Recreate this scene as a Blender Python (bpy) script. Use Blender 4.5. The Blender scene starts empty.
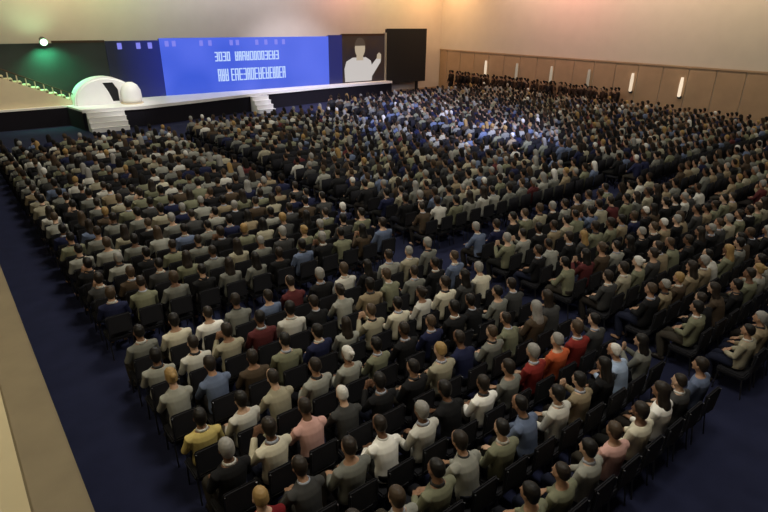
import bpy, bmesh, math, random
import numpy as np
from mathutils import Vector, Matrix, Euler
random.seed(7); RNG = np.random.default_rng(7)
PI = math.pi
SC = bpy.context.scene
COL = SC.collection

# ------------------------------------------------------------------ camera
F = 557.0; CAM_Z = 6.0
AX = np.array([0.78415656, -0.23596827, 0.57394902])      # hall axes seen in the lens frame (right, down, forward)
AY = np.array([-0.62045028, -0.31575146, 0.71787357])
AZ = np.array([0.01182986, -0.9190321, -0.39400516])
def px(x, y, z):
    p = x*AX + y*AY + (z-CAM_Z)*AZ
    if p[2] < .1: return (-999, -999, p[2])
    return (384+F*p[0]/p[2], 256+F*p[1]/p[2], p[2])
cam_d = bpy.data.cameras.new('camera'); cam = bpy.data.objects.new('camera', cam_d); COL.objects.link(cam)
cam_d.sensor_width = 36; cam_d.lens = F/768*36; cam_d.clip_end = 300
M = Matrix(((AX[0], -AX[1], -AX[2], 0), (AY[0], -AY[1], -AY[2], 0), (AZ[0], -AZ[1], -AZ[2], CAM_Z), (0, 0, 0, 1)))
cam.matrix_world = M
SC.camera = cam
SC.view_settings.view_transform = 'Standard'; SC.view_settings.look = 'None'
SC.view_settings.gamma = 1; SC.view_settings.use_curve_mapping = False
SC.view_settings.exposure = 0.0
try:
    SC.cycles.use_denoising = True
    SC.cycles.sample_clamp_indirect = 4
    SC.cycles.max_bounces = 6
except Exception: pass

# ------------------------------------------------------------------ materials
def lin(r, g, b):
    f = lambda c: (c/255/12.92) if c/255 <= .04045 else ((c/255+.055)/1.055)**2.4
    return (f(r), f(g), f(b), 1)
def mat(name, color=None, rough=.7, emit=None, estr=0, metal=0, noise=0, nscale=4, spec=.3, objcol=False, attr=None, bump=0):
    m = bpy.data.materials.new(name); m.use_nodes = True
    nt = m.node_tree; b = nt.nodes['Principled BSDF']
    b.inputs['Roughness'].default_value = rough; b.inputs['Metallic'].default_value = metal
    b.inputs['Specular IOR Level'].default_value = spec
    src = None
    if objcol:
        n = nt.nodes.new('ShaderNodeObjectInfo'); src = n.outputs['Color']
    elif attr:
        n = nt.nodes.new('ShaderNodeVertexColor'); n.layer_name = attr; src = n.outputs['Color']
    if color: b.inputs['Base Color'].default_value = color
    if noise:
        tc = nt.nodes.new('ShaderNodeTexCoord')
        no = nt.nodes.new('ShaderNodeTexNoise'); no.inputs['Scale'].default_value = nscale; no.inputs['Detail'].default_value = 4
        nt.links.new(tc.outputs['Object'], no.inputs['Vector'])
        mr = nt.nodes.new('ShaderNodeMapRange'); mr.inputs['To Min'].default_value = 1-noise; mr.inputs['To Max'].default_value = 1+noise
        nt.links.new(no.outputs['Fac'], mr.inputs['Value'])
        mx = nt.nodes.new('ShaderNodeMix'); mx.data_type = 'RGBA'; mx.blend_type = 'MULTIPLY'; mx.inputs[0].default_value = 1
        if src: nt.links.new(src, mx.inputs[6])
        else: mx.inputs[6].default_value = color
        nt.links.new(mr.outputs['Result'], mx.inputs[7])
        nt.links.new(mx.outputs[2], b.inputs['Base Color'])
        if bump:
            bp = nt.nodes.new('ShaderNodeBump'); bp.inputs['Strength'].default_value = bump
            nt.links.new(no.outputs['Fac'], bp.inputs['Height']); nt.links.new(bp.outputs['Normal'], b.inputs['Normal'])
    elif src:
        nt.links.new(src, b.inputs['Base Color'])
    if emit:
        b.inputs['Emission Color'].default_value = emit; b.inputs['Emission Strength'].default_value = estr
    return m
MA = {
 'carpet': mat('carpet', (.018, .021, .052, 1), .95, noise=.25, nscale=2.5, spec=.1),
 'wall': mat('wall_plaster', (.55, .49, .42, 1), .9, noise=.06, nscale=1.2),
 'dado': mat('dado_wood', (.36, .245, .15, 1), .6, noise=.16, nscale=1.5),
 'cap': mat('parapet_cap', (.15, .12, .075, 1), .6, noise=.2, nscale=3),
 'ledge': mat('gallery_floor', (.62, .56, .42, 1), .8, noise=.08, nscale=2),
 'ceil': mat('ceiling_paint', (.5, .48, .45, 1), .9),
 'white': mat('white_gloss', (.82, .81, .8, 1), .35, noise=.03),
 'cream': mat('cream_paint', (.66, .56, .4, 1), .6, noise=.05),
 'skirt': mat('navy_skirt', (.005, .004, .009, 1), .9, noise=.2, nscale=3),
 'black': mat('black_cloth', (.01, .01, .012, 1), .8),
 'dark': mat('dark_backdrop', (.028, .034, .034, 1), .6, noise=.4, nscale=.7),
 'brown': mat('brown_trim', (.05, .025, .012, 1), .6),
 'metal': mat('dark_metal', (.06, .06, .065, 1), .4, metal=.8),
 'chairfab': mat('chair_fabric', (.013, .013, .017, 1), .9, noise=.2, nscale=20),
 'cloth': mat('clothing', None, .85, objcol=True, noise=.14, nscale=9, spec=.15),
 'skin': mat('skin', None, .55, objcol=True),
 'hair': mat('hair', None, .5, objcol=True, noise=.25, nscale=40),
 'shoe': mat('shoe_leather', (.02, .016, .014, 1), .4),
 'eye': mat('eye', (.02, .015, .012, 1), .2),
 'crowd': mat('crowd_cloth', None, .8, attr='Col', spec=.15),
}

# ------------------------------------------------------------------ helpers
def tag(o, label=None, cat=None, group=None, kind=None):
    if label: o['label'] = label
    if cat: o['category'] = cat
    if group: o['group'] = group
    if kind: o['kind'] = kind
    return o
def obj(name, bm, m, parent=None, smooth=False):
    me = bpy.data.meshes.new(name); bm.normal_update(); bm.to_mesh(me); bm.free()
    for mm in (m if isinstance(m, (list, tuple)) else [m]): me.materials.append(mm)
    if smooth:
        for p in me.polygons: p.use_smooth = True
    o = bpy.data.objects.new(name, me); COL.objects.link(o)
    if parent: o.parent = parent
    return o
def empty(name, loc):
    o = bpy.data.objects.new(name, None); o.location = loc; COL.objects.link(o); return o
def box(bm, x0, x1, y0, y1, z0, z1, bev=0):
    r = bmesh.ops.create_cube(bm, size=1)
    for v in r['verts']:
        v.co = Vector((x0+(v.co.x+.5)*(x1-x0), y0+(v.co.y+.5)*(y1-y0), z0+(v.co.z+.5)*(z1-z0)))
    if bev:
        es = list({e for v in r['verts'] for e in v.link_edges})
        bmesh.ops.bevel(bm, geom=es, offset=bev, segments=2, affect='EDGES')
def prism(bm, pts, y0, y1):
    """outline in x,z extruded from y0 to y1"""
    a = [bm.verts.new((x, y0, z)) for x, z in pts]; b = [bm.verts.new((x, y1, z)) for x, z in pts]
    n = len(pts); bm.faces.new(a); bm.faces.new(b[::-1])
    for i in range(n): bm.faces.new((a[i], b[i], b[(i+1) % n], a[(i+1) % n]))
    bmesh.ops.recalc_face_normals(bm, faces=bm.faces)
def slab(bm, pts, z0, z1):
    """outline in x,y raised from z0 to z1"""
    a = [bm.verts.new((x, y, z0)) for x, y in pts]; b = [bm.verts.new((x, y, z1)) for x, y in pts]
    n = len(pts); bm.faces.new(a); bm.faces.new(b[::-1])
    for i in range(n): bm.faces.new((a[i], b[i], b[(i+1) % n], a[(i+1) % n]))
    bmesh.ops.recalc_face_normals(bm, faces=bm.faces)
def loft(bm, rings, n=12):
    """rings: (centre, ra, rb, axis_a, axis_b); closed at both ends"""
    prev = None; first = None
    for c, ra, rb, A, B in rings:
        c = Vector(c)
        vs = [bm.verts.new(c + A*(ra*math.cos(2*PI*k/n)) + B*(rb*math.sin(2*PI*k/n))) for k in range(n)]
        if prev:
            for k in range(n): bm.faces.new((prev[k], prev[(k+1) % n], vs[(k+1) % n], vs[k]))
        else: first = vs
        prev = vs
    bm.faces.new(first[::-1]); bm.faces.new(prev)
def tube(bm, pts, rad, n=10):
    pts = [Vector(p) for p in pts]
    if not isinstance(rad, (list, tuple)): rad = [rad]*len(pts)
    rings = []; ref = Vector((1, 0, 0))
    for i, p in enumerate(pts):
        t = (pts[min(i+1, len(pts)-1)] - pts[max(i-1, 0)]).normalized()
        if abs(t.dot(ref)) > .95: ref = Vector((0, 1, 0)) if abs(t.y) < .9 else Vector((0, 0, 1))
        A = (ref - t*ref.dot(t)).normalized(); B = t.cross(A); ref = A
        rr = rad[i] if isinstance(rad[i], tuple) else (rad[i], rad[i])
        rings.append((p, rr[0], rr[1], A, B))
    loft(bm, rings, n)
def zloft(bm, rows, n=14, grow=0):
    loft(bm, [((x, y, z), a+grow, b+grow, Vector((1, 0, 0)), Vector((0, 1, 0))) for x, y, z, a, b in rows], n)
def ball(bm, c, r, s=(1, 1, 1), seg=10):
    m = Matrix.Translation(Vector(c)) @ Matrix.Diagonal((r*s[0], r*s[1], r*s[2], 1))
    bmesh.ops.create_uvsphere(bm, u_segments=seg, v_segments=max(6, seg*2//3), radius=1, matrix=m)
def fused(name, bm, voxel, ratio, extra=None):
    """fuse overlapping solids into one continuous skin; returns mesh data"""
    bmesh.ops.recalc_face_normals(bm, faces=bm.faces)
    me = bpy.data.meshes.new(name); bm.to_mesh(me); bm.free()
    o = bpy.data.objects.new(name, me); COL.objects.link(o)
    r = o.modifiers.new('r', 'REMESH'); r.mode = 'VOXEL'; r.voxel_size = voxel
    s = o.modifiers.new('s', 'SMOOTH'); s.factor = .5; s.iterations = 2
    if ratio < 1:
        d = o.modifiers.new('d', 'DECIMATE'); d.ratio = ratio
    dg = bpy.context.evaluated_depsgraph_get()
    res = bpy.data.meshes.new_from_object(o.evaluated_get(dg))
    bpy.data.objects.remove(o); bpy.data.meshes.remove(me)
    res.name = name
    if extra:
        bm2 = bmesh.new(); bm2.from_mesh(res); extra(bm2); bm2.to_mesh(res); bm2.free()
    for p in res.polygons: p.use_smooth = True
    return res

# ------------------------------------------------------------------ the hall
XR, YS, YB, XL, ZC = 37.6, 39.2, -8.0, -4.0, 10.0
def struct(name, bm, m): return tag(obj(name, bm, m), kind='structure')
b = bmesh.new(); box(b, XL, XR+.3, YB, YS, -.3, 0); struct('floor', b, MA['carpet'])
b = bmesh.new(); box(b, XL, XR+.3, YB, YS+.3, ZC, ZC+.2); struct('ceiling', b, MA['ceil'])
b = bmesh.new(); box(b, XL, XR+.3, YS, YS+.3, -.3, ZC); struct('wall_front', b, MA['wall'])
b = bmesh.new(); box(b, XR, XR+.3, YB, YS, 0, ZC); struct('wall_right', b, MA['wall'])
b = bmesh.new(); box(b, XL, XR+.3, YB-.3, YB, -.3, ZC); struct('wall_back', b, MA['wall'])
b = bmesh.new(); box(b, XL-.3, XL, YB, YS+.3, -.3, ZC); struct('wall_left', b, MA['wall'])
# raised side walk with its low wall: the cream band along the left of the hall
b = bmesh.new(); box(b, XL, -.10, YB, YS-.02, 0, 2.7); struct('wall_side', b, MA['ledge'])
b = bmesh.new(); box(b, -.10, .17, YB, YS-.02, 0, 2.94); box(b, -.115, .215, YB, YS-.02, 2.94, 3.0, .015); struct('wall_parapet', b, MA['cap'])
# panelled lower part of the right wall
b = bmesh.new()
y = YB
while y < YS-.3:
    box(b, XR-.05, XR-.001, y+.02, min(y+1.63, YS-.05), .12, 3.3, .012); y += 1.65
struct('wall_dado', b, MA['dado'])
b = bmesh.new(); box(b, XR-.09, XR-.001, YB, YS-.02, 3.3, 3.42, .015); struct('trim_1', b, MA['dado'])
b = bmesh.new(); box(b, XR-.08, XR-.001, YB, YS-.02, 0, .12, .01); struct('baseboard_right', b, MA['dado'])
b = bmesh.new(); box(b, .22, XR-.1, YS-.03, YS-.001, 0, .14, .01); struct('baseboard_front', b, MA['dado'])

# ------------------------------------------------------------------ stage
SZ = 1.12
YP = 38.2     # plane of the screens
stage = empty('stage', (18, 37, 0)); tag(stage, 'long low stage with bright white floor and dark navy skirt below the screens', 'stage')
def local(o, parent):
    o.parent = parent; o.matrix_parent_inverse = Matrix.Translation(-Vector(parent.location)); return o
front = [(.4, 36.9), (6.1, 36.9), (6.4, 34.6), (9.6, 34.3), (13, 35.0), (18, 36.2), (24, 37.0), (30.5, 37.4)]
b = bmesh.new(); slab(b, front + [(30.5, 39.1), (.4, 39.1)], SZ-.10, SZ); local(obj('stage_floor', b, MA['white']), stage)
b = bmesh.new(); slab(b, [(x, y+.06) for x, y in front] + [(30.4, 39.05), (.46, 39.05)], 0, SZ-.10); local(obj('skirt', b, MA['skirt']), stage)
b = bmesh.new()
for i in range(len(front)-1):
    (x0, y0), (x1, y1) = front[i], front[i+1]
    if i >= 2: slab(b, [(x0, y0-.04), (x1, y1-.04), (x1, y1+.03), (x0, y0+.03)], SZ-.14, SZ+.03)
local(tag(obj('front_edging', b, MA['white']), 'white edging strip'), stage)

# white set piece with a dark opening
sp = empty('stage_set_piece', (8.2, 36.3, SZ)); tag(sp, 'white domed set piece with a dark slanting opening on the stage', 'stage set')
def arc(cx, rx, rz, z0, n=22, power=1.0):
    return [(cx+rx*math.cos(PI*k/n), z0+rz*math.sin(PI*k/n)**power) for k in range(n+1)]
YD0, YD1 = 36.35, 37.6
# dome outline with an opening is a ring of prisms: left shell, right shell, lintel
b = bmesh.new()
op = [(8.5, 1.25), (8.32, 1.8), (8.06, 2.32), (8.62, 2.32), (8.86, 1.9), (8.86, 1.25)]
out = arc(8.2, 1.75, 1.5, SZ, power=.9)
me_bm = bmesh.new(); prism(me_bm, out, YD0, YD1)
bmesh.ops.bevel(me_bm, geom=[e for e in me_bm.edges if e.calc_face_angle(0) > 1.2 and max(v.co.z for v in e.verts) > SZ+.05], offset=.1, segments=3, affect='EDGES')
tmp = bpy.data.meshes.new('t'); me_bm.to_mesh(tmp); me_bm.free()
dome = bpy.data.objects.new('dome', tmp); COL.objects.link(dome)
cut_bm = bmesh.new(); prism(cut_bm, op, YD0-.2, YD1-.35)
tmp2 = bpy.data.meshes.new('t2'); cut_bm.to_mesh(tmp2); cut_bm.free()
cut = bpy.data.objects.new('cutter', tmp2); COL.objects.link(cut)
bo = dome.modifiers.new('b', 'BOOLEAN'); bo.operation = 'DIFFERENCE'; bo.object = cut; bo.solver = 'EXACT'
bpy.context.view_layer.update()
dg = bpy.context.evaluated_depsgraph_get()
dm = bpy.data.meshes.new_from_object(dome.evaluated_get(dg)); dm.name = 'dome'
bpy.data.objects.remove(dome); bpy.data.objects.remove(cut)
dm.materials.append(MA['white'])
dome = bpy.data.objects.new('dome', dm); COL.objects.link(dome); local(dome, sp)
b.free(); b = bmesh.new()
ins = [(8.10, 1.36), (7.96, 1.75), (7.82, 2.15), (8.53, 2.15), (8.66, 1.8), (8.59, 1.36)]
prism(b, op, YD0+.10, YD1-.36); local(tag(obj('opening_panel', b, MA['black']), 'black panel inside the opening'), sp)
# small round pod to its right
pod = empty('stage_pod', (9.35, 36.0, SZ)); tag(pod, 'small white rounded pod right of the white dome at the stage corner', 'stage set')
b = bmesh.new(); zloft(b, [(9.45, 36.0, SZ, .5, .5), (9.45, 36.0, SZ+.35, .58, .58), (9.45, 36.0, SZ+.75, .55, .55), (9.45, 36.0, SZ+1.05, .4, .4), (9.45, 36.0, SZ+1.2, .15, .15)], 24)
local(obj('shell', b, MA['white'], smooth=True), pod)
b = bmesh.new(); zloft(b, [(9.45, 36.0, SZ, .62, .62), (9.45, 36.0, SZ+.06, .62, .62)], 24); local(obj('plinth', b, MA['cream']), pod)
# steps from the hall floor up to the set piece
def steps(name, label, x0, x1, yback, n, depth, m):
    r = empty(name, ((x0+x1)/2, yback, 0)); tag(r, label, 'steps')
    for k in range(n):
        b = bmesh.new(); h = (SZ-.12)*(n-k)/n
        box(b, x0, x1, yback-depth*(k+1), yback-depth*k, 0, h-.035); box(b, x0-.02, x1+.02, yback-depth*(k+1)-.02, yback-depth*k, h-.035, h, .008)
        local(obj('step', b, m), r)
    return r
steps('stage_steps', 'wide pale steps leading up to the white dome from the hall floor', 6.55, 8.5, 34.5, 4, .2, MA['white'])
steps('stage_steps', 'pale steps against the dark skirt at mid stage', 17.0, 18.2, 35.9, 4, .3, MA['white'])
# stair rising to the left over the stage
st = empty('staircase', (5.4, 37.4, SZ)); tag(st, 'cream sided staircase rising leftwards in front of the dark green screen', 'staircase')
n = 11; X0, X1, Z1 = 7.0, 2.6, 3.05
b = bmesh.new(); prism(b, [(X0, SZ), (X1, Z1), (X1, SZ)], 37.15, 37.25); local(obj('side_panel', b, MA['cream']), st)
for k in range(n):
    b = bmesh.new(); xa = X0+(X1-X0)*k/n; xb = X0+(X1-X0)*(k+1)/n; zz = SZ+(Z1-SZ)*(k+1)/n
    box(b, xb-.03, xa, 37.25, 37.95, zz-.06, zz); box(b, xb-.03, xb, 37.25, 37.95, zz-.05, min(zz+.12, Z1)); local(obj('tread', b, MA['cream']), st)
for k in range(n):
    b = bmesh.new(); xa = X0+(X1-X0)*(k+.5)/n; za = SZ+(Z1-SZ)*(k+.5)/n
    tube(b, [(xa, 37.2, za-.02), (xa, 37.2, za+.42)], .03, 8); local(obj('baluster', b, MA['cream']), st)
b = bmesh.new(); tube(b, [(X0-.2, 37.2, SZ+.48), (X1+.2, 37.2, Z1+.42)], .035, 8); local(obj('handrail', b, MA['brown']), st)

# ------------------------------------------------------------------ screens
def emis(name, c, s, c2=None, scale=.25, seed=0):
    m = bpy.data.materials.new(name); m.use_nodes = True; nt = m.node_tree; bs = nt.nodes['Principled BSDF']
    bs.inputs['Base Color'].default_value = (.01, .01, .012, 1); bs.inputs['Roughness'].default_value = .35
    bs.inputs['Emission Strength'].default_value = s
    if c2:
        tc = nt.nodes.new('ShaderNodeTexCoord'); no = nt.nodes.new('ShaderNodeTexNoise'); no.noise_dimensions = '4D'; no.inputs['W'].default_value = seed
        no.inputs['Scale'].default_value = scale; no.inputs['Detail'].default_value = 1
        nt.links.new(tc.outputs['Object'], no.inputs['Vector'])
        cr = nt.nodes.new('ShaderNodeValToRGB'); cr.color_ramp.elements[0].position = .35; cr.color_ramp.elements[1].position = .65
        cr.color_ramp.elements[0].color = c; cr.color_ramp.elements[1].color = c2
        nt.links.new(no.outputs['Fac'], cr.inputs['Fac']); nt.links.new(cr.outputs['Color'], bs.inputs['Emission Color'])
    else: bs.inputs['Emission Color'].default_value = c
    return m
def emis_ramp(name, x0, c0, x1, c1):
    m = emis(name, c0, 1.0); nt = m.node_tree; bs = nt.nodes['Principled BSDF']
    tc = nt.nodes.new('ShaderNodeTexCoord'); sx = nt.nodes.new('ShaderNodeSeparateXYZ'); nt.links.new(tc.outputs['Object'], sx.inputs[0])
    mr = nt.nodes.new('ShaderNodeMapRange'); mr.inputs['From Min'].default_value = x0; mr.inputs['From Max'].default_value = x1; nt.links.new(sx.outputs['X'], mr.inputs['Value'])
    cr = nt.nodes.new('ShaderNodeValToRGB'); cr.color_ramp.elements[0].color = c0; cr.color_ramp.elements[1].color = c1
    nt.links.new(mr.outputs['Result'], cr.inputs['Fac']); nt.links.new(cr.outputs['Color'], bs.inputs['Emission Color'])
    return m
def screen(x0, x1, z0, z1, m, label, frame=MA['black'], cat='screen', name='led_screen', y=YP):
    r = empty(name, ((x0+x1)/2, y, z0)); tag(r, label, cat)
    b = bmesh.new(); box(b, x0, x1, y, y+.12, z0, z1); local(obj('display_panel', b, m), r)
    b = bmesh.new(); box(b, x0, x1, y+.13, y+.3, SZ, z1-.05); local(obj('support_frame', b, frame), r)
    return r
E_blue = emis('screen_blue', lin(56, 88, 214), 1.0, lin(84, 108, 232), .28, 3)
E_navy = emis_ramp('screen_navy', 9.4, lin(16, 22, 38), 12.1, lin(24, 36, 118))
E_navy2 = emis('screen_navy_strip', lin(20, 30, 96), 1.0)
E_txt = emis('screen_lettering', lin(190, 214, 255), 1.0)
E_txt2 = emis('screen_lettering_dim', lin(128, 130, 235), 1.0)
E_teal = emis('screen_teal', lin(100, 148, 190), 1.0)
E_vid = emis('video_backdrop', lin(44, 30, 22), 1.0, lin(26, 22, 30), .9, 5)
E_vsk = emis('video_face', lin(178, 162, 140), 1.0)
E_vsh = emis('video_shirt', lin(196, 190, 186), 1.0)
E_vdk = emis('video_dark', lin(70, 58, 48), 1.0)
s_wing = screen(.9, 9.0, SZ, 4.42, MA['dark'], 'dark green backdrop screen behind the staircase at the stage end')
s_navy = screen(9.02, 12.2, SZ, 4.5, E_navy, 'dark navy screen beside the white dome', )
s_blue = screen(12.22, 24.85, SZ, 4.62, E_blue, 'wide bright blue screen with two pale lines of lettering')
s_strip = screen(24.87, 26.1, SZ, 4.7, E_navy2, 'narrow navy screen between the blue screen and the video')
s_vid = screen(26.12, 30.3, SZ, 4.78, E_vid, 'video screen showing a person in white from the chest up')
s_black = screen(30.6, 34.95, .85, 5.15, MA['black'], 'black blank screen at the hall corner')
b = bmesh.new(); box(b, 31.2, 31.4, YP+.3, YP+.5, 0, 4.8); box(b, 34.2, 34.4, YP+.3, YP+.5, 0, 4.8); local(obj('stand', b, MA['metal']), s_black)
b = bmesh.new(); box(b, 30.32, 30.5, YP-.05, YP+.2, 0, 4.85); local(tag(obj('side_post', b, mat('grey_post', (.3, .29, .24, 1), .6)), 'grey upright post'), s_vid)
b = bmesh.new(); box(b, 6.2, 9.0, YP-.02, YP+.12, 4.42, 4.55); local(obj('top_trim', b, MA['brown']), s_wing)
b = bmesh.new(); box(b, 26.12, 30.3, YP-.02, YP, 4.62, 4.78); local(obj('top_trim', b, MA['brown']), s_vid)
# unreadable lettering: small strokes in two lines plus a row of marks along the top
def glyphs(x0, x1, z0, z1, m, parent, seed, wmin=.2, wmax=.27, gap=.05, name='lettering', blanks=()):
    rr = random.Random(seed); b = bmesh.new(); x = x0; k = 0
    while x < x1-.2:
        w = min(rr.uniform(wmin, wmax), x1-x); t = .075; k += 1
        if k not in blanks:
            for seg in rr.sample(['l', 'r', 't', 'm', 'b'], 4):
                if seg == 'l': box(b, x, x+t, YP-.03, YP-.001, z0, z1)
                if seg == 'r': box(b, x+w-t, x+w, YP-.03, YP-.001, z0, z1)
                if seg == 't': box(b, x, x+w, YP-.031, YP-.001, z1-t, z1)
                if seg == 'm': box(b, x, x+w, YP-.032, YP-.001, (z0+z1)/2-t/2, (z0+z1)/2+t/2)
                if seg == 'b': box(b, x, x+w, YP-.033, YP-.001, z0, z0+t)
        x += w+gap
    return local(tag(obj(name, b, m), 'unreadable pale lettering'), parent)
glyphs(15.75, 17.0, 3.12, 3.72, E_txt, s_blue, 3)
glyphs(17.2, 20.65, 3.12, 3.72, E_txt, s_blue, 4)
glyphs(15.85, 16.6, 1.82, 2.62, E_txt, s_blue, 8)
glyphs(16.8, 21.25, 1.82, 2.62, E_txt, s_blue, 9)
def marks(xs, w, h, z, m, parent):
    for k, x in enumerate(xs):
        b = bmesh.new(); box(b, x-w/2, x+w/2, YP-.03, YP-.001, z, z+h, .012)
        local(tag(obj('letter', b, m), 'small unreadable pale letter along the top edge'), parent)
marks([9.8, 10.9, 11.6], .26, .36, 4.02, E_txt2, s_navy)
marks([12.65, 13.1, 14.9, 15.5, 17.0, 17.45, 18.9, 19.6, 20.4, 21.0], .24, .34, 4.12, E_txt2, s_blue)
# person shown on the video screen (a flat picture)
def vid(name, pts, m, dy, label=None):
    b = bmesh.new(); prism(b, pts, YP-dy, YP-.001); return local(tag(obj(name, b, m), label), s_vid)
vid('pictured_torso', [(26.35, 1.2), (26.3, 2.2), (26.5, 2.75), (27.1, 3.02), (28.4, 3.02), (28.9, 2.75), (29.1, 2.1), (29.0, 1.2)], E_vsh, .008, 'white shirt in the picture')
vid('pictured_arm', [(28.6, 2.05), (29.55, 2.95), (29.95, 2.9), (29.9, 2.6), (29.0, 1.5)], E_vsh, .012, 'raised sleeve in the picture')
vid('pictured_neck', [(27.45, 2.8), (27.5, 3.3), (28.1, 3.3), (28.15, 2.8)], E_vsk, .014, 'neck in the picture')
vid('pictured_head', [(27.82+.5*math.cos(a), 3.72+.72*math.sin(a)) for a in [2*PI*k/20 for k in range(20)]], E_vsk, .016, 'face in the picture')
vid('pictured_hair', [(27.82+.54*math.cos(a), 3.78+.72*math.sin(a)) for a in [PI*.05+PI*.9*k/10 for k in range(11)]], E_vdk, .018, 'dark hair in the picture')
vid('pictured_hand', [(29.5, 2.85), (29.55, 3.2), (29.75, 3.35), (29.95, 3.2), (29.95, 2.85)], E_vsk, .018, 'hand in the picture')

# green stage light over the dark wing
def spot(loc, target, color, power, size=60, blend=.6, rad=.15):
    d = bpy.data.lights.new('spot', 'SPOT'); d.color = color; d.energy = power; d.spot_size = math.radians(size); d.spot_blend = blend; d.shadow_soft_size = rad
    o = bpy.data.objects.new('spot_lamp', d); o.location = loc
    o.rotation_euler = (Vector(target)-Vector(loc)).to_track_quat('-Z', 'Y').to_euler(); COL.objects.link(o); return o
def area(loc, target, color, power, sx, sy):
    d = bpy.data.lights.new('area', 'AREA'); d.color = color; d.energy = power; d.shape = 'RECTANGLE'; d.size = sx; d.size_y = sy
    o = bpy.data.objects.new('area_lamp', d); o.location = loc
    o.rotation_euler = (Vector(target)-Vector(loc)).to_track_quat('-Z', 'Y').to_euler(); COL.objects.link(o); return o
gl = empty('stage_light', (5.75, 37.8, 4.42)); tag(gl, 'small stage light glowing green on top of the dark backdrop screen', 'stage light')
b = bmesh.new(); tube(b, [(5.75, 38.12, 4.62), (5.75, 37.75, 4.5)], [.17, .2], 14); local(obj('housing', b, MA['metal']), gl)
b = bmesh.new(); tube(b, [(5.75, 37.75, 4.5), (5.75, 37.73, 4.493)], [.19, .19], 14); local(obj('lens', b, emis('green_lens', (.55, 1, .6, 1), 3)), gl)
b = bmesh.new(); tube(b, [(5.6, 38.2, 4.42), (5.6, 38.0, 4.6), (5.9, 38.0, 4.6), (5.9, 38.2, 4.42)], .02, 6); local(obj('yoke', b, MA['metal']), gl)
spot((5.75, 37.7, 4.45), (5.9, 38.2, 3.0), (.12, 1, .42), 900, 130, .8, .1)
spot((5.5, 37.6, 4.9), (5.5, 39.2, 6.4), (.5, 1, .55), 70, 110, .9, .2)

# ------------------------------------------------------------------ wall lamps on the right wall
def sconce(y, bright, label):
    r = empty('wall_lamp', (XR-.06, y, 1.6)); tag(r, label, 'wall lamp', 'wall lamps along the right wall')
    b = bmesh.new(); box(b, XR-.12, XR-.051, y-.12, y+.12, 1.45, 1.62, .01); local(obj('bracket', b, MA['metal']), r)
    b = bmesh.new(); zloft(b, [(XR-.2, y, 1.56, .05, .05), (XR-.2, y, 1.62, .1, .1), (XR-.2, y, 2.3, .11, .11), (XR-.2, y, 2.75, .08, .08)], 14)
    local(obj('shade', b, emis('lamp_glass_%d' % int(y*10), (1, .8, .58, 1), bright), smooth=True), r)
    spot((XR-.35, y, 1.9), (XR-.02, y, 4.2), (1, .78, .55), 26*bright, 70, 1, .1)
for y, br, l in ((33.4, .75, 'bright slim wall lamp nearest the black corner screen'), (30.1, .28, 'dim slim wall lamp, second along from the black corner screen'),
                 (26.8, .34, 'dim slim wall lamp, third along from the black corner screen'), (23.6, .24, 'faint slim wall lamp just before the two bright ones nearest the hall back'),
                 (20.3, .8, 'bright slim wall lamp, left one of the bright pair'), (17.0, .95, 'brightest slim wall lamp, right one of the bright pair')):
    sconce(y, br, l)

# ------------------------------------------------------------------ people: shapes
HEADZ = 1.245
def body_rows(lean):
    R = [(.50, -.02, .16, .11), (.58, -.03, .17, .125), (.70, -.05, .15, .112), (.85, -.06, .165, .115), (.96, -.055, .185, .115), (1.02, -.05, .165, .095),
         (1.06, -.04, .10, .07), (1.085, -.03, .062, .062), (1.12, -.015, .055, .058), (1.15, .005, .058, .07), (1.175, .018, .066, .085), (1.21, .02, .074, .094),
         (1.26, .012, .078, .1), (1.31, .008, .072, .092), (1.345, .006, .05, .064), (1.36, .006, .02, .026)]
    return [(0, y+lean*(z-.5), z-abs(lean)*.12*(z-.5), a, c) for z, y, a, c in R]
POSES = {
 'lap':    dict(lean=0.0,  elbow=(.235, .02, .76), wrist=(.125, .25, .665), tip=(.06, .40, .645)),
 'clasped':dict(lean=-.04, elbow=(.25, -.01, .77), wrist=(.10, .19, .72), tip=(-.01, .27, .70)),
 'forward':dict(lean=.22,  elbow=(.225, .20, .72), wrist=(.07, .37, .69), tip=(.02, .47, .66)),
 'raised': dict(lean=.05,  elbow=(.23, .10, .78), wrist=(.07, .30, .95), tip=(.01, .30, 1.09)),
}
def sh(p, lean): return (p[0], -.055+lean*.5, .99-abs(lean)*.05)
def limbs(bm, P, grow=0, arms=True, legs=True, wrist_cut=1.0):
    L = P['lean']
    for s in (-1, 1):
        if arms:
            S = Vector((s*.165, -.055+L*.48, .985-abs(L)*.06)); E = Vector((s*P['elbow'][0], P['elbow'][1], P['elbow'][2])); W = Vector((s*P['wrist'][0], P['wrist'][1], P['wrist'][2]))
            W2 = E.lerp(W, wrist_cut)
            tube(bm, [S+Vector((-s*.04, 0, .005)), S+Vector((s*.02, 0, 0)), S.lerp(E, .5), E, E.lerp(W, .35), W2], [.055+grow, .062+grow, .05+grow, .043+grow, .042+grow, .03+grow], 12)
        if legs:
            tube(bm, [(s*.07, -.05, .56), (s*.09, .05, .56), (s*.10, .25, .55), (s*.115, .41, .525), (s*.115, .43, .49), (s*.115, .42, .40), (s*.115, .38, .25), (s*.115, .335, .085)],
                 [.085+grow, .088+grow, .075+grow, .06+grow, .058+grow, .056+grow, .055+grow, .038+grow], 12)
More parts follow.
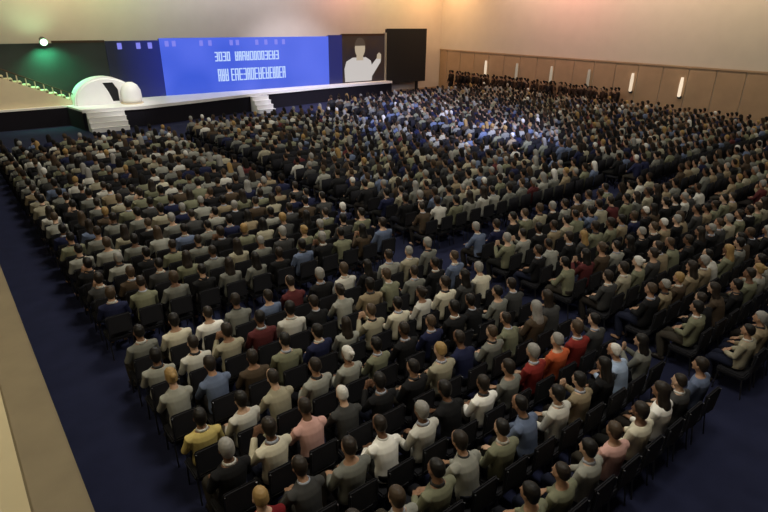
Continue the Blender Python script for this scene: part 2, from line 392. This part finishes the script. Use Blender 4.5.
def hands(bm, P):
    for s in (-1, 1):
        E = Vector((s*P['elbow'][0], P['elbow'][1], P['elbow'][2])); W = Vector((s*P['wrist'][0], P['wrist'][1], P['wrist'][2])); T = Vector((s*P['tip'][0], P['tip'][1], P['tip'][2]))
        d = (T-W).normalized()
        side = d.cross(Vector((0, 0, 1))) if abs(d.z) < .8 else d.cross(Vector((0, -1, 0)))
        side.normalize(); nrm = side.cross(d).normalized()
        if nrm.z < 0: nrm = -nrm
        pal = W + d*.085
        tube(bm, [W-d*.02, W+d*.03, pal], [(.026, .024), (.036, .018), (.04, .016)] if abs(side.x) > .5 else [(.024, .026), (.02, .036), (.018, .04)], 10)
        for k, ln in enumerate((.065, .078, .074, .056)):
            o = (k-1.5)*.0215
            a = pal + side*o - d*.012; c = a + d*ln*.55 - nrm*.004; e = c + d*ln*.42 - nrm*.022
            tube(bm, [a, c, e], [.0095, .009, .0075], 8)
        th = -1 if side.x*s > 0 else 1                       # thumb on the inner side
        a = W + d*.03 + side*th*.028; c = a + d*.035 + side*th*.026; e = c + d*.032 + side*th*.006
        tube(bm, [a, c, e], [.012, .011, .009], 8)
def head_extras(bm, L):
    oy = L*.72; oz = -abs(L)*.09
    tube(bm, [(0, .108+oy, 1.245+oz), (0, .124+oy, 1.215+oz), (0, .104+oy, 1.20+oz)], [.008, .015, .012], 8)      # nose
    ball(bm, (0, .103+oy, 1.178+oz), .02, (1, .5, .35))                                                             # lips
    ball(bm, (0, .09+oy, 1.145+oz), .026, (1, .8, .7))                                                              # chin
    for s in (-1, 1): ball(bm, (s*.079, .012+oy, 1.225+oz), .03, (.35, .7, 1))                                      # ears
def make_body(pn):
    P = POSES[pn]; b = bmesh.new(); zloft(b, body_rows(P['lean']), 18); limbs(b, P); hands(b, P); head_extras(b, P['lean'])
    for s in (-1, 1): tube(b, [(s*.115, .325, .05), (s*.118, .425, .04), (s*.12, .505, .03)], [.036, .034, .022], 8)
    L = P['lean']
    def eyes(bm):
        n0 = len(bm.faces)
        for s in (-1, 1): ball(bm, (s*.03, .1+L*.72, 1.24-abs(L)*.09), .011, (1, .6, .7), 8)
        bm.faces.ensure_lookup_table()
        for f in bm.faces[n0:]: f.material_index = 1
    me = fused('person_body', b, .0065, .16, eyes); me.materials.append(MA['skin']); me.materials.append(MA['eye']); return me
def make_shirt(pn, long=True):
    P = POSES[pn]; b = bmesh.new(); rows = [r for r in body_rows(P['lean']) if r[2] < 1.075]; zloft(b, rows, 18, .014)
    limbs(b, P, .012, legs=False, wrist_cut=.97 if long else .02)
    me = fused('shirt', b, .011, .5); me.materials.append(MA['cloth']); return me
def make_trousers():
    b = bmesh.new(); zloft(b, [(0, -.02, .49, .165, .12), (0, -.03, .58, .178, .132), (0, -.035, .63, .17, .128)], 18); limbs(b, POSES['lap'], .013, arms=False)
    me = fused('trousers', b, .012, .5); me.materials.append(MA['cloth']); return me
def make_shoe(s):
    b = bmesh.new(); tube(b, [(s*.115, .265, .045), (s*.115, .325, .06), (s*.118, .425, .05), (s*.12, .51, .034), (s*.12, .54, .028)], [(.03, .04), (.042, .058), (.044, .048), (.042, .032), (.02, .022)], 12)
    me = fused('shoe', b, .011, .6); me.materials.append(MA['shoe']); return me
def make_hair(kind):
    b = bmesh.new()
    if kind == 'short':
        zloft(b, [(0, -.055, 1.15, .035, .028), (0, -.05, 1.18, .066, .05), (0, -.035, 1.22, .083, .07), (0, -.012, 1.27, .089, .098), (0, .0, 1.315, .084, .104), (0, .004, 1.35, .064, .08), (0, .004, 1.374, .03, .036)], 18)
        for s in (-1, 1): ball(b, (s*.078, .02, 1.262), .02, (.5, 1.2, 1.3))
    elif kind == 'cropped':
        zloft(b, [(0, -.06, 1.18, .04, .026), (0, -.045, 1.22, .079, .062), (0, -.014, 1.27, .084, .092), (0, -.002, 1.315, .079, .097), (0, .002, 1.35, .058, .073), (0, .002, 1.368, .026, .032)], 18)
    elif kind == 'long':
        zloft(b, [(0, -.135, .93, .03, .014), (0, -.135, .96, .07, .024), (0, -.128, 1.02, .095, .034), (0, -.105, 1.08, .092, .046), (0, -.075, 1.13, .082, .058), (0, -.05, 1.18, .083, .072), (0, -.03, 1.225, .091, .088), (0, -.012, 1.27, .094, .103), (0, .0, 1.315, .086, .107), (0, .004, 1.35, .066, .082), (0, .004, 1.376, .03, .036)], 18)
        for s in (-1, 1): tube(b, [(s*.088, -.01, 1.25), (s*.09, -.03, 1.15), (s*.085, -.08, 1.03), (s*.06, -.13, .94)], [.016, .024, .03, .014], 8)
    else:
        zloft(b, [(0, -.05, 1.16, .05, .04), (0, -.04, 1.2, .082, .068), (0, -.012, 1.27, .089, .099), (0, .0, 1.32, .083, .104), (0, .004, 1.355, .06, .076), (0, .004, 1.374, .026, .032)], 18)
        ball(b, (0, -.115, 1.30), .046, (1, .9, .9), 12)
    me = fused('hair', b, .008, .5); me.materials.append(MA['hair']); return me
def make_collar(pn):
    P = POSES[pn]; L = P['lean']; b = bmesh.new(); nb = 20; rings = []
    for k in range(nb):
        a = 2*PI*k/nb; ca, sa = math.cos(a), math.sin(a)
        z0 = 1.062-abs(L)*.06; z1 = 1.098-abs(L)*.065 - .02*max(0, sa)
        cy = -.032+L*.57
        rings.append([bm_v for bm_v in (b.verts.new((.088*ca, cy+.082*sa, z0)), b.verts.new((.072*ca, cy+.07*sa, z1)), b.verts.new((.064*ca, cy+.062*sa, z1)), b.verts.new((.076*ca, cy+.07*sa, z0)))])
    for k in range(nb):
        A, B = rings[k], rings[(k+1) % nb]
        for q in range(4): b.faces.new((A[q], B[q], B[(q+1) % 4], A[(q+1) % 4]))
    bmesh.ops.recalc_face_normals(b, faces=b.faces)
    me = bpy.data.meshes.new('collar'); b.to_mesh(me); b.free(); me.materials.append(MA['cloth'])
    for p in me.polygons: p.use_smooth = True
    return me
COLLAR = {p: make_collar(p) for p in POSES}
BODY = {p: make_body(p) for p in POSES}
SHIRT = {p: make_shirt(p) for p in POSES}
TROUS = make_trousers(); SHOE = {s: make_shoe(s) for s in (-1, 1)}
HAIR = {k: make_hair(k) for k in ('short', 'cropped', 'long', 'bun')}

# chair shapes
def chair_bits():
    d = {}
    b = bmesh.new(); box(b, -.225, .225, -.20, .24, .385, .452, .02); d['seat'] = (b, MA['chairfab'])
    b = bmesh.new(); r0 = len(b.verts); box(b, -.215, .215, -.285, -.245, .55, .93, .018); d['backrest'] = (b, MA['chairfab'])
    b = bmesh.new()
    for s in (-1, 1): tube(b, [(s*.2, -.215, .40), (s*.2, -.265, .5), (s*.2, -.298, .9)], .012, 8)
    box(b, -.21, .21, -.19, .23, .365, .385); d['back_frame'] = (b, MA['metal'])
    d['legs'] = [[(s*.2, y0, .38), (s*.205, y1, 0)] for s in (-1, 1) for y0, y1 in ((-.18, -.24), (.2, .22))]
    return d
CB = chair_bits()
CM = {}
for k in ('seat', 'backrest', 'back_frame'):
    me = bpy.data.meshes.new('chair_'+k); CB[k][0].to_mesh(me); me.materials.append(CB[k][1]); CM[k] = me
LEGM = []
for pts in CB['legs']:
    b = bmesh.new(); tube(b, pts, .012, 8); me = bpy.data.meshes.new('chair_leg'); b.to_mesh(me); b.free(); me.materials.append(MA['metal']); LEGM.append(me)
b = bmesh.new()
for k in ('seat', 'backrest'): b.from_mesh(CM[k])
n0 = len(b.faces); b.from_mesh(CM['back_frame'])
for me in LEGM: b.from_mesh(me)
b.faces.ensure_lookup_table()
for i, f in enumerate(b.faces): f.material_index = 0 if i < n0 else 1
CHAIR_ONE = bpy.data.meshes.new('chair'); b.to_mesh(CHAIR_ONE); b.free(); CHAIR_ONE.materials.append(MA['chairfab']); CHAIR_ONE.materials.append(MA['metal'])

# ------------------------------------------------------------------ seating plan
PITCH = .58
NEAR_Y, NEAR_N, FAR_Y, FAR_N = 2.55, 8, 10.3, 25
SECT = {'left': (1.78, 12), 'centre': (9.95, 15), 'right': (20.2, 27)}
ORD = 'zeroth first second third fourth fifth sixth seventh eighth ninth tenth eleventh twelfth thirteenth fourteenth fifteenth sixteenth seventeenth eighteenth nineteenth twentieth twenty-first twenty-second twenty-third twenty-fourth twenty-fifth'.split()
seats = []
for blk, y0, n, ROWP in (('near', NEAR_Y, NEAR_N, .865), ('far', FAR_Y, FAR_N, .865)):
    for r in range(n):
        for sec, (x0, m) in SECT.items():
            if blk == 'far' and r >= {'left': 20, 'centre': 21, 'right': 25}[sec]: continue
            for c in range(m):
                x = x0+c*PITCH; y = y0+r*ROWP+({'left': 0, 'centre': .35, 'right': -.2}[sec] if blk == 'far' else 0)
                u, v, d = px(x, y, 1.15)
                seats.append(dict(x=x, y=y, blk=blk, r=r, sec=sec, c=c, u=u, v=v, d=d))
vis = [s for s in seats if -14 < s['u'] < 782 and -10 < s['v'] < 548]
vis.sort(key=lambda s: s['d'])
N_IND = 300
ind, rest = vis[:N_IND], vis[N_IND:]

def C(r, g, b): return lin(r, g, b)
CLOTHES = [('light grey', C(146, 146, 138), 8), ('pale beige', C(156, 150, 130), 8), ('white', C(196, 194, 186), 5), ('grey', C(114, 115, 109), 12), ('olive grey', C(118, 119, 98), 11), ('dark grey', C(64, 64, 64), 8),
           ('black', C(28, 28, 30), 14), ('navy', C(32, 36, 64), 8), ('brown', C(74, 62, 50), 4), ('maroon', C(84, 40, 42), 1.2), ('steel blue', C(98, 110, 136), 4), ('tan', C(140, 126, 102), 4)]
CMAP = {n: c for n, c, w in CLOTHES}
CMAP.update({'cream': C(206, 200, 180), 'bright white': C(240, 238, 232), 'orange': C(190, 92, 56), 'red': C(128, 44, 40), 'pale blue': C(160, 178, 206), 'pink': C(200, 158, 150), 'yellow': C(196, 178, 112), 'deep red': C(110, 26, 32)})
HAIRS = [('black', C(22, 19, 18), 10), ('dark brown', C(38, 31, 26), 9), ('brown', C(66, 53, 41), 3), ('grey', C(138, 136, 132), 3), ('white', C(205, 203, 198), 1), ('fair', C(150, 122, 78), 1)]
SKINS = [C(180, 146, 122), C(164, 128, 104), C(140, 106, 84), C(194, 160, 136), C(112, 82, 64)]
rnd = random.Random(21)
def pick(L): return rnd.choices(L, [w for *_, w in L])[0]
OVER = [(205, 322, 'bright white'), (180, 335, 'cream'), (300, 318, 'white'), (270, 352, 'maroon'), (402, 312, 'cream'), (430, 304, 'white'), (372, 326, 'pale beige'), (489, 390, 'bright white'), (384, 462, 'bright white'),
        (316, 440, 'pink'), (266, 432, 'white'), (262, 470, 'cream'), (265, 495, 'deep red'), (562, 350, 'orange'), (545, 356, 'red'), (582, 350, 'red'), (620, 356, 'pale blue'), (655, 388, 'bright white'), (630, 418, 'cream'),
        (581, 440, 'white'), (600, 448, 'pink'), (421, 434, 'white'), (455, 476, 'light grey'), (192, 426, 'yellow'), (196, 405, 'light grey'), (240, 395, 'steel blue'), (160, 392, 'light grey'), (455, 305, 'cream'),
        (310, 370, 'light grey'), (338, 372, 'light grey'), (530, 410, 'steel blue'), (545, 395, 'grey'), (285, 375, 'olive grey'), (480, 268, 'cream'), (450, 238, 'white'), (160, 182, 'cream'), (132, 270, 'light grey'),
        (460, 260, 'steel blue'), (210, 345, 'white'), (235, 345, 'pale beige'), (250, 300, 'grey'), (285, 290, 'maroon')]
for s in vis:
    s['shirt'] = pick(CLOTHES)[0]; s['hair'] = pick(HAIRS); s['style'] = rnd.choices(['short', 'cropped', 'long', 'bun'], [6, 5, 2.2, 1])[0]
    s['skin'] = rnd.choice(SKINS); s['yaw'] = rnd.gauss(0, .09); s['pose'] = rnd.choices(list(POSES), [5, 4, 2.2, 1])[0]; s['sc'] = rnd.uniform(.95, 1.04); s['collar'] = rnd.choice([None, C(205, 205, 200), C(170, 176, 190), C(60, 60, 62)])
    s['trs'] = rnd.choice([C(24, 25, 32), C(30, 34, 52), C(40, 36, 34), C(60, 56, 50), C(26, 26, 26)])
    # bottom right corner of the crowd wears darker, browner clothes
    if s['u'] > 470 and s['v'] > 240 and rnd.random() < .55: s['shirt'] = rnd.choice(['brown', 'black', 'dark grey', 'olive grey', 'tan'])
    if s['x'] > 14 and s['blk'] == 'far' and rnd.random() < .35: s['shirt'] = rnd.choice(['navy', 'steel blue', 'light grey', 'black'])  # blue stage light on the far rows put into the top colours
used = set()
for u, v, c in OVER:
    best = min((s for s in vis[:700] if id(s) not in used), key=lambda s: (px(s['x'], s['y']-.1, .95)[0]-u)**2+(px(s['x'], s['y']-.1, .95)[1]-v)**2)
    used.add(id(best)); best['shirt'] = c

def row_words(s):
    if s['blk'] == 'near': return 'back row' if s['r'] == 0 else ORD[s['r']+1]+' row from back'
    return ORD[s['r']+1]+' row past cross-aisle'
def seat_words(s):
    return ORD[s['c']+1]+(' from left aisle' if s['sec'] == 'left' else ' past centre aisle' if s['sec'] == 'centre' else ' past right aisle')
# the individually built people, each on a chair of their own
for i, s in enumerate(ind):
    near = i < 70
    sx = .93 if s['style'] in ('long', 'bun') else 1.0
    p = bpy.data.objects.new('person', BODY[s['pose']]); COL.objects.link(p)
    p.location = (s['x'], s['y']+.015, .016); p.rotation_euler = (0, 0, s['yaw']); p.scale = (sx*s['sc'], s['sc'], s['sc']); p.color = s['skin']
    tag(p, '%s hair, %s top, seated %s, %s' % (s['hair'][0], s['shirt'], row_words(s), seat_words(s)), 'person', 'seated audience in rows')
    p['label'] = 'person with ' + p['label'] if len(p['label'].split()) <= 14 else 'person, ' + p['label']
    L = POSES[s['pose']]['lean']
    def kid(name, me, col=None, loc=(0, 0, 0), label=None):
        k = bpy.data.objects.new(name, me); COL.objects.link(k); k.parent = p; k.location = loc
        if col: k.color = col
        if label: k['label'] = label
        return k
    kid('hair', HAIR[s['style']], s['hair'][1], (0, L*.74, -abs(L)*.09), s['hair'][0]+' hair')
    sh_ = kid('shirt', SHIRT[s['pose']], CMAP[s['shirt']], label=s['shirt']+' top')
    if s['style'] in ('short', 'cropped') and s['collar']:
        k = bpy.data.objects.new('collar', COLLAR[s['pose']]); COL.objects.link(k); k.parent = sh_; k.color = s['collar']
    kid('trousers', TROUS, s['trs'])
    if near:
        kid('shoe', SHOE[-1]); kid('shoe', SHOE[1])
    if near:
        c = empty('chair', (s['x'], s['y'], 0))
        for k in ('seat', 'backrest', 'back_frame'):
            q = bpy.data.objects.new(k, CM[k]); COL.objects.link(q); q.parent = c
        for me in LEGM:
            q = bpy.data.objects.new('leg', me); COL.objects.link(q); q.parent = c
    else:
        c = bpy.data.objects.new('chair', CHAIR_ONE); COL.objects.link(c); c.location = (s['x'], s['y'], 0)
    tag(c, 'dark padded chair under %s top, %s, %s' % (s['shirt'], row_words(s), seat_words(s)), 'chair', 'padded chairs in rows')

# ------------------------------------------------------------------ the rest of the audience, too many to count: one object, and their chairs another
def to_np(bm):
    bmesh.ops.triangulate(bm, faces=[f for f in bm.faces if len(f.verts) > 4])
    bm.verts.ensure_lookup_table(); bm.faces.ensure_lookup_table()
    V = np.array([v.co[:] for v in bm.verts]); Fs = [[v.index for v in f.verts] for f in bm.faces]; bm.free(); return V, Fs
def low_person(pn, style):
    P = POSES[pn]; out = []
    rows = body_rows(P['lean'])
    b = bmesh.new(); zloft(b, [r for i, r in enumerate(rows) if i in (0, 2, 4, 5, 6)], 10, .013); limbs_low(b, P); out.append(('shirt', to_np(b)))
    b = bmesh.new(); zloft(b, [rows[i] for i in (7, 9, 10, 12, 13, 14)], 8)
    for s in (-1, 1):
        W = Vector((s*P['wrist'][0], P['wrist'][1], P['wrist'][2])); T = Vector((s*P['tip'][0], P['tip'][1], P['tip'][2])); tube(b, [W, W.lerp(T, .5), T], [.03, .04, .022], 5)
    out.append(('skin', to_np(b)))
    L = P['lean']; b = bmesh.new(); oy = L*.74; oz = -abs(L)*.09
    H = {'short': [(-.05, 1.17, .06, .045), (-.035, 1.22, .083, .07), (-.01, 1.28, .089, .1), (.003, 1.33, .078, .098), (.004, 1.374, .03, .036)],
         'cropped': [(-.05, 1.19, .06, .04), (-.03, 1.24, .082, .07), (-.006, 1.29, .083, .095), (.002, 1.34, .066, .082), (.002, 1.368, .026, .032)],
         'long': [(-.115, .93, .07, .025), (-.10, 1.05, .10, .045), (-.06, 1.16, .1, .075), (-.012, 1.27, .096, .105), (.004, 1.34, .078, .1), (.006, 1.385, .028, .034)]}[style]
    zloft(b, [(0, y+oy, z+oz, a, c) for y, z, a, c in H], 8); out.append(('hair', to_np(b)))
    b = bmesh.new()
    for s in (-1, 1): tube(b, [(s*.08, -.06, .56), (s*.1, .25, .55), (s*.115, .45, .5), (s*.115, .43, .25), (s*.115, .41, .03)], [.1, .088, .068, .062, .045], 6)
    out.append(('trs', to_np(b)))
    return out
def limbs_low(b, P):
    L = P['lean']
    for s in (-1, 1):
        S = Vector((s*.16, -.055+L*.48, .985-abs(L)*.06)); E = Vector((s*P['elbow'][0], P['elbow'][1], P['elbow'][2])); W = Vector((s*P['wrist'][0], P['wrist'][1], P['wrist'][2]))
        tube(b, [S, S.lerp(E, .5), E, W], [.074, .062, .055, .042], 6)
def low_standing(style):
    out = []
    dz = .36
    b = bmesh.new(); zloft(b, [(0, -.02, .82, .165, .11), (0, -.03, 1.05, .165, .11), (0, -.03, 1.3, .2, .125), (0, -.02, 1.4, .17, .1), (0, -.01, 1.44, .08, .07)], 10)
    for s in (-1, 1): tube(b, [(s*.17, -.02, 1.36), (s*.235, -.02, 1.1), (s*.22, .1, .88)], [.07, .055, .04], 6)
    out.append(('shirt', to_np(b)))
    b = bmesh.new(); zloft(b, [(0, y, z+dz, a, c) for z, y, a, c in [(1.085, -.03, .062, .062), (1.15, .005, .058, .07), (1.21, .02, .074, .094), (1.31, .008, .072, .092), (1.35, .006, .04, .05)]], 8)
    for s in (-1, 1): tube(b, [(s*.22, .1, .88), (s*.21, .13, .8), (s*.2, .14, .72)], [.03, .04, .02], 5)
    out.append(('skin', to_np(b)))
    b = bmesh.new(); zloft(b, [(0, y, z+dz, a, c) for y, z, a, c in [(-.05, 1.17, .06, .045), (-.01, 1.28, .089, .1), (.003, 1.33, .078, .098), (.004, 1.374, .03, .036)]], 8); out.append(('hair', to_np(b)))
    b = bmesh.new()
    for s in (-1, 1): tube(b, [(s*.08, -.02, .9), (s*.1, .0, .5), (s*.11, -.02, .06), (s*.12, .12, .03)], [.1, .075, .055, .04], 6)
    out.append(('trs', to_np(b)))
    return out
def mass(name, items, mname, label, cat):
    """items: (parts, x, y, yaw, scale, colours)"""
    Vs, loops, starts, cols = [], [], [], []; off = 0; nl = 0
    for parts, x, y, yaw, sc, cc in items:
        c, s_ = math.cos(yaw), math.sin(yaw); R = np.array([[c, -s_, 0], [s_, c, 0], [0, 0, 1]])*sc
        for key, (V, Fs) in parts:
            Vs.append(V @ R.T + np.array([x, y, 0.005])); cols.append(np.tile(np.array(cc[key]), (len(V), 1)))
            for f in Fs:
                starts.append(nl); loops.extend([q+off for q in f]); nl += len(f)
            off += len(V)
    V = np.concatenate(Vs); cols = np.concatenate(cols)
    me = bpy.data.meshes.new(name); me.vertices.add(len(V)); me.vertices.foreach_set('co', V.ravel().astype(np.float32))
    me.loops.add(nl); me.loops.foreach_set('vertex_index', np.array(loops, np.int32))
    me.polygons.add(len(starts)); me.polygons.foreach_set('loop_start', np.array(starts, np.int32))
    me.update(calc_edges=True); me.validate()
    a = me.color_attributes.new('Col', 'FLOAT_COLOR', 'POINT'); a.data.foreach_set('color', cols.ravel().astype(np.float32))
    me.polygons.foreach_set('use_smooth', np.ones(len(me.polygons), bool))
    me.materials.append(MA[mname]); o = bpy.data.objects.new(name, me); COL.objects.link(o)
    return tag(o, label, cat, kind='stuff')
LOW = {(p, h): low_person(p, h) for p in POSES for h in ('short', 'cropped', 'long')}
items = []
for s in rest:
    st_ = s['style'] if s['style'] != 'bun' else 'long'
    items.append((LOW[(s['pose'], st_)], s['x'], s['y'], s['yaw'], s['sc'], dict(shirt=CMAP[s['shirt']], skin=s['skin'], hair=s['hair'][1], trs=s['trs'])))
STAND = low_standing('short')
yy = 20.8
while yy < 37.0:       # people standing along the right wall towards the corner
    for xx in (36.35, 36.9):
        items.append((STAND, xx+rnd.uniform(-.1, .1), yy+rnd.uniform(-.1, .1), rnd.uniform(.2, 1.2), rnd.uniform(.95, 1.06),
                      dict(shirt=rnd.choice([C(34, 24, 20), C(24, 20, 22), C(48, 34, 26)]), skin=rnd.choice(SKINS), hair=C(20, 16, 14), trs=C(22, 20, 22))))
    yy += rnd.uniform(.36, .5)
mass('crowd', items, 'crowd', 'dense seated audience filling the far rows up to the stage and right wall', 'crowd')
b = bmesh.new(); box(b, -.22, .22, -.2, .22, .38, .45); box(b, -.215, .215, -.275, -.235, .5, .93)
for sx_ in (-1, 1):
    for y0 in (-.2, .2): box(b, sx_*.2-.012, sx_*.2+.012, y0-.012, y0+.012, 0, .38)
LC = [('c', to_np(b))]
mass('chairs', [(LC, s['x'], s['y'], 0, 1, dict(c=(.013, .013, .017, 1))) for s in rest], 'crowd', 'rows of dark padded chairs under the distant audience', 'chairs')

# ------------------------------------------------------------------ light
WALLK = .92
w = bpy.data.worlds.new('world'); SC.world = w; w.use_nodes = True; w.node_tree.nodes['Background'].inputs['Color'].default_value = (.02, .02, .025, 1); w.node_tree.nodes['Background'].inputs['Strength'].default_value = .5
for cx in (5, 15, 26):
    for cy in (3, 13, 24):
        area((cx, cy, 9.8), (cx, cy+.001, 0), (1, .95, .82), {(15, 3): 170, (26, 3): 110, (26, 13): 210, (5, 3): 320, (5, 13): 370, (5, 24): 360}.get((cx, cy), 330), 2.2, 2.2)
# coloured washes on the walls from long lamps under the ceiling
for (x, colr, p, w_) in ((1.6, (.7, 1, .62), 150, 3.5), (6.6, (1, .66, .42), 190, 2), (9.6, (.66, 1, .45), 140, 2), (14.5, (.88, .9, 1), 190, 6), (21, (.86, .86, 1), 200, 6), (27, (1, .5, .44), 230, 3), (31, (.95, .85, .42), 150, 2.5), (35, (1, .55, .24), 240, 3)):
    area((x, YS-2.6, 9.7), (x, YS, 5.2), colr, p*WALLK, w_, .5)
for (y, colr, p, w_) in ((36.5, (1, .62, .3), 190, 4), (30, (1, .68, .5), 220, 5), (25.5, (1, .5, .42), 280, 4), (20.5, (1, .74, .56), 200, 5), (16, (1, .78, .54), 230, 7), (9, (.98, .86, .56), 190, 7), (2, (.9, .9, .55), 120, 6)):
    area((XR-2.6, y, 9.7), (XR, y, 5.0), colr, p*WALLK, w_, .5)
# blue-white moving lights over the right of the audience
spot((17, 8, 9.7), (21, 20.5, 1), (.55, .6, 1), 17000, 46, 1, .2)
spot((14, 16, 9.7), (21, 28, 1), (.62, .62, 1), 4500, 40, .9, .2)
spot((4, 30, 9.6), (4.2, 36.9, 1.9), (1, .86, .62), 1500, 34, .8, .2)  # added warm light to brighten the cream staircase
# white light on the stage front
spot((9, 28, 9.6), (8.6, 36, 1.6), (1, .98, .97), 3000, 26, .7, .2)
spot((20, 29, 9.6), (22, 37.4, 1.1), (.88, .85, 1), 6000, 60, .9, .3)
# added warm fill light to brighten the side walk ledge
area((-1.5, 6, 8), (-.6, 6, 2.7), (1, .88, .6), 170, 2, 3)
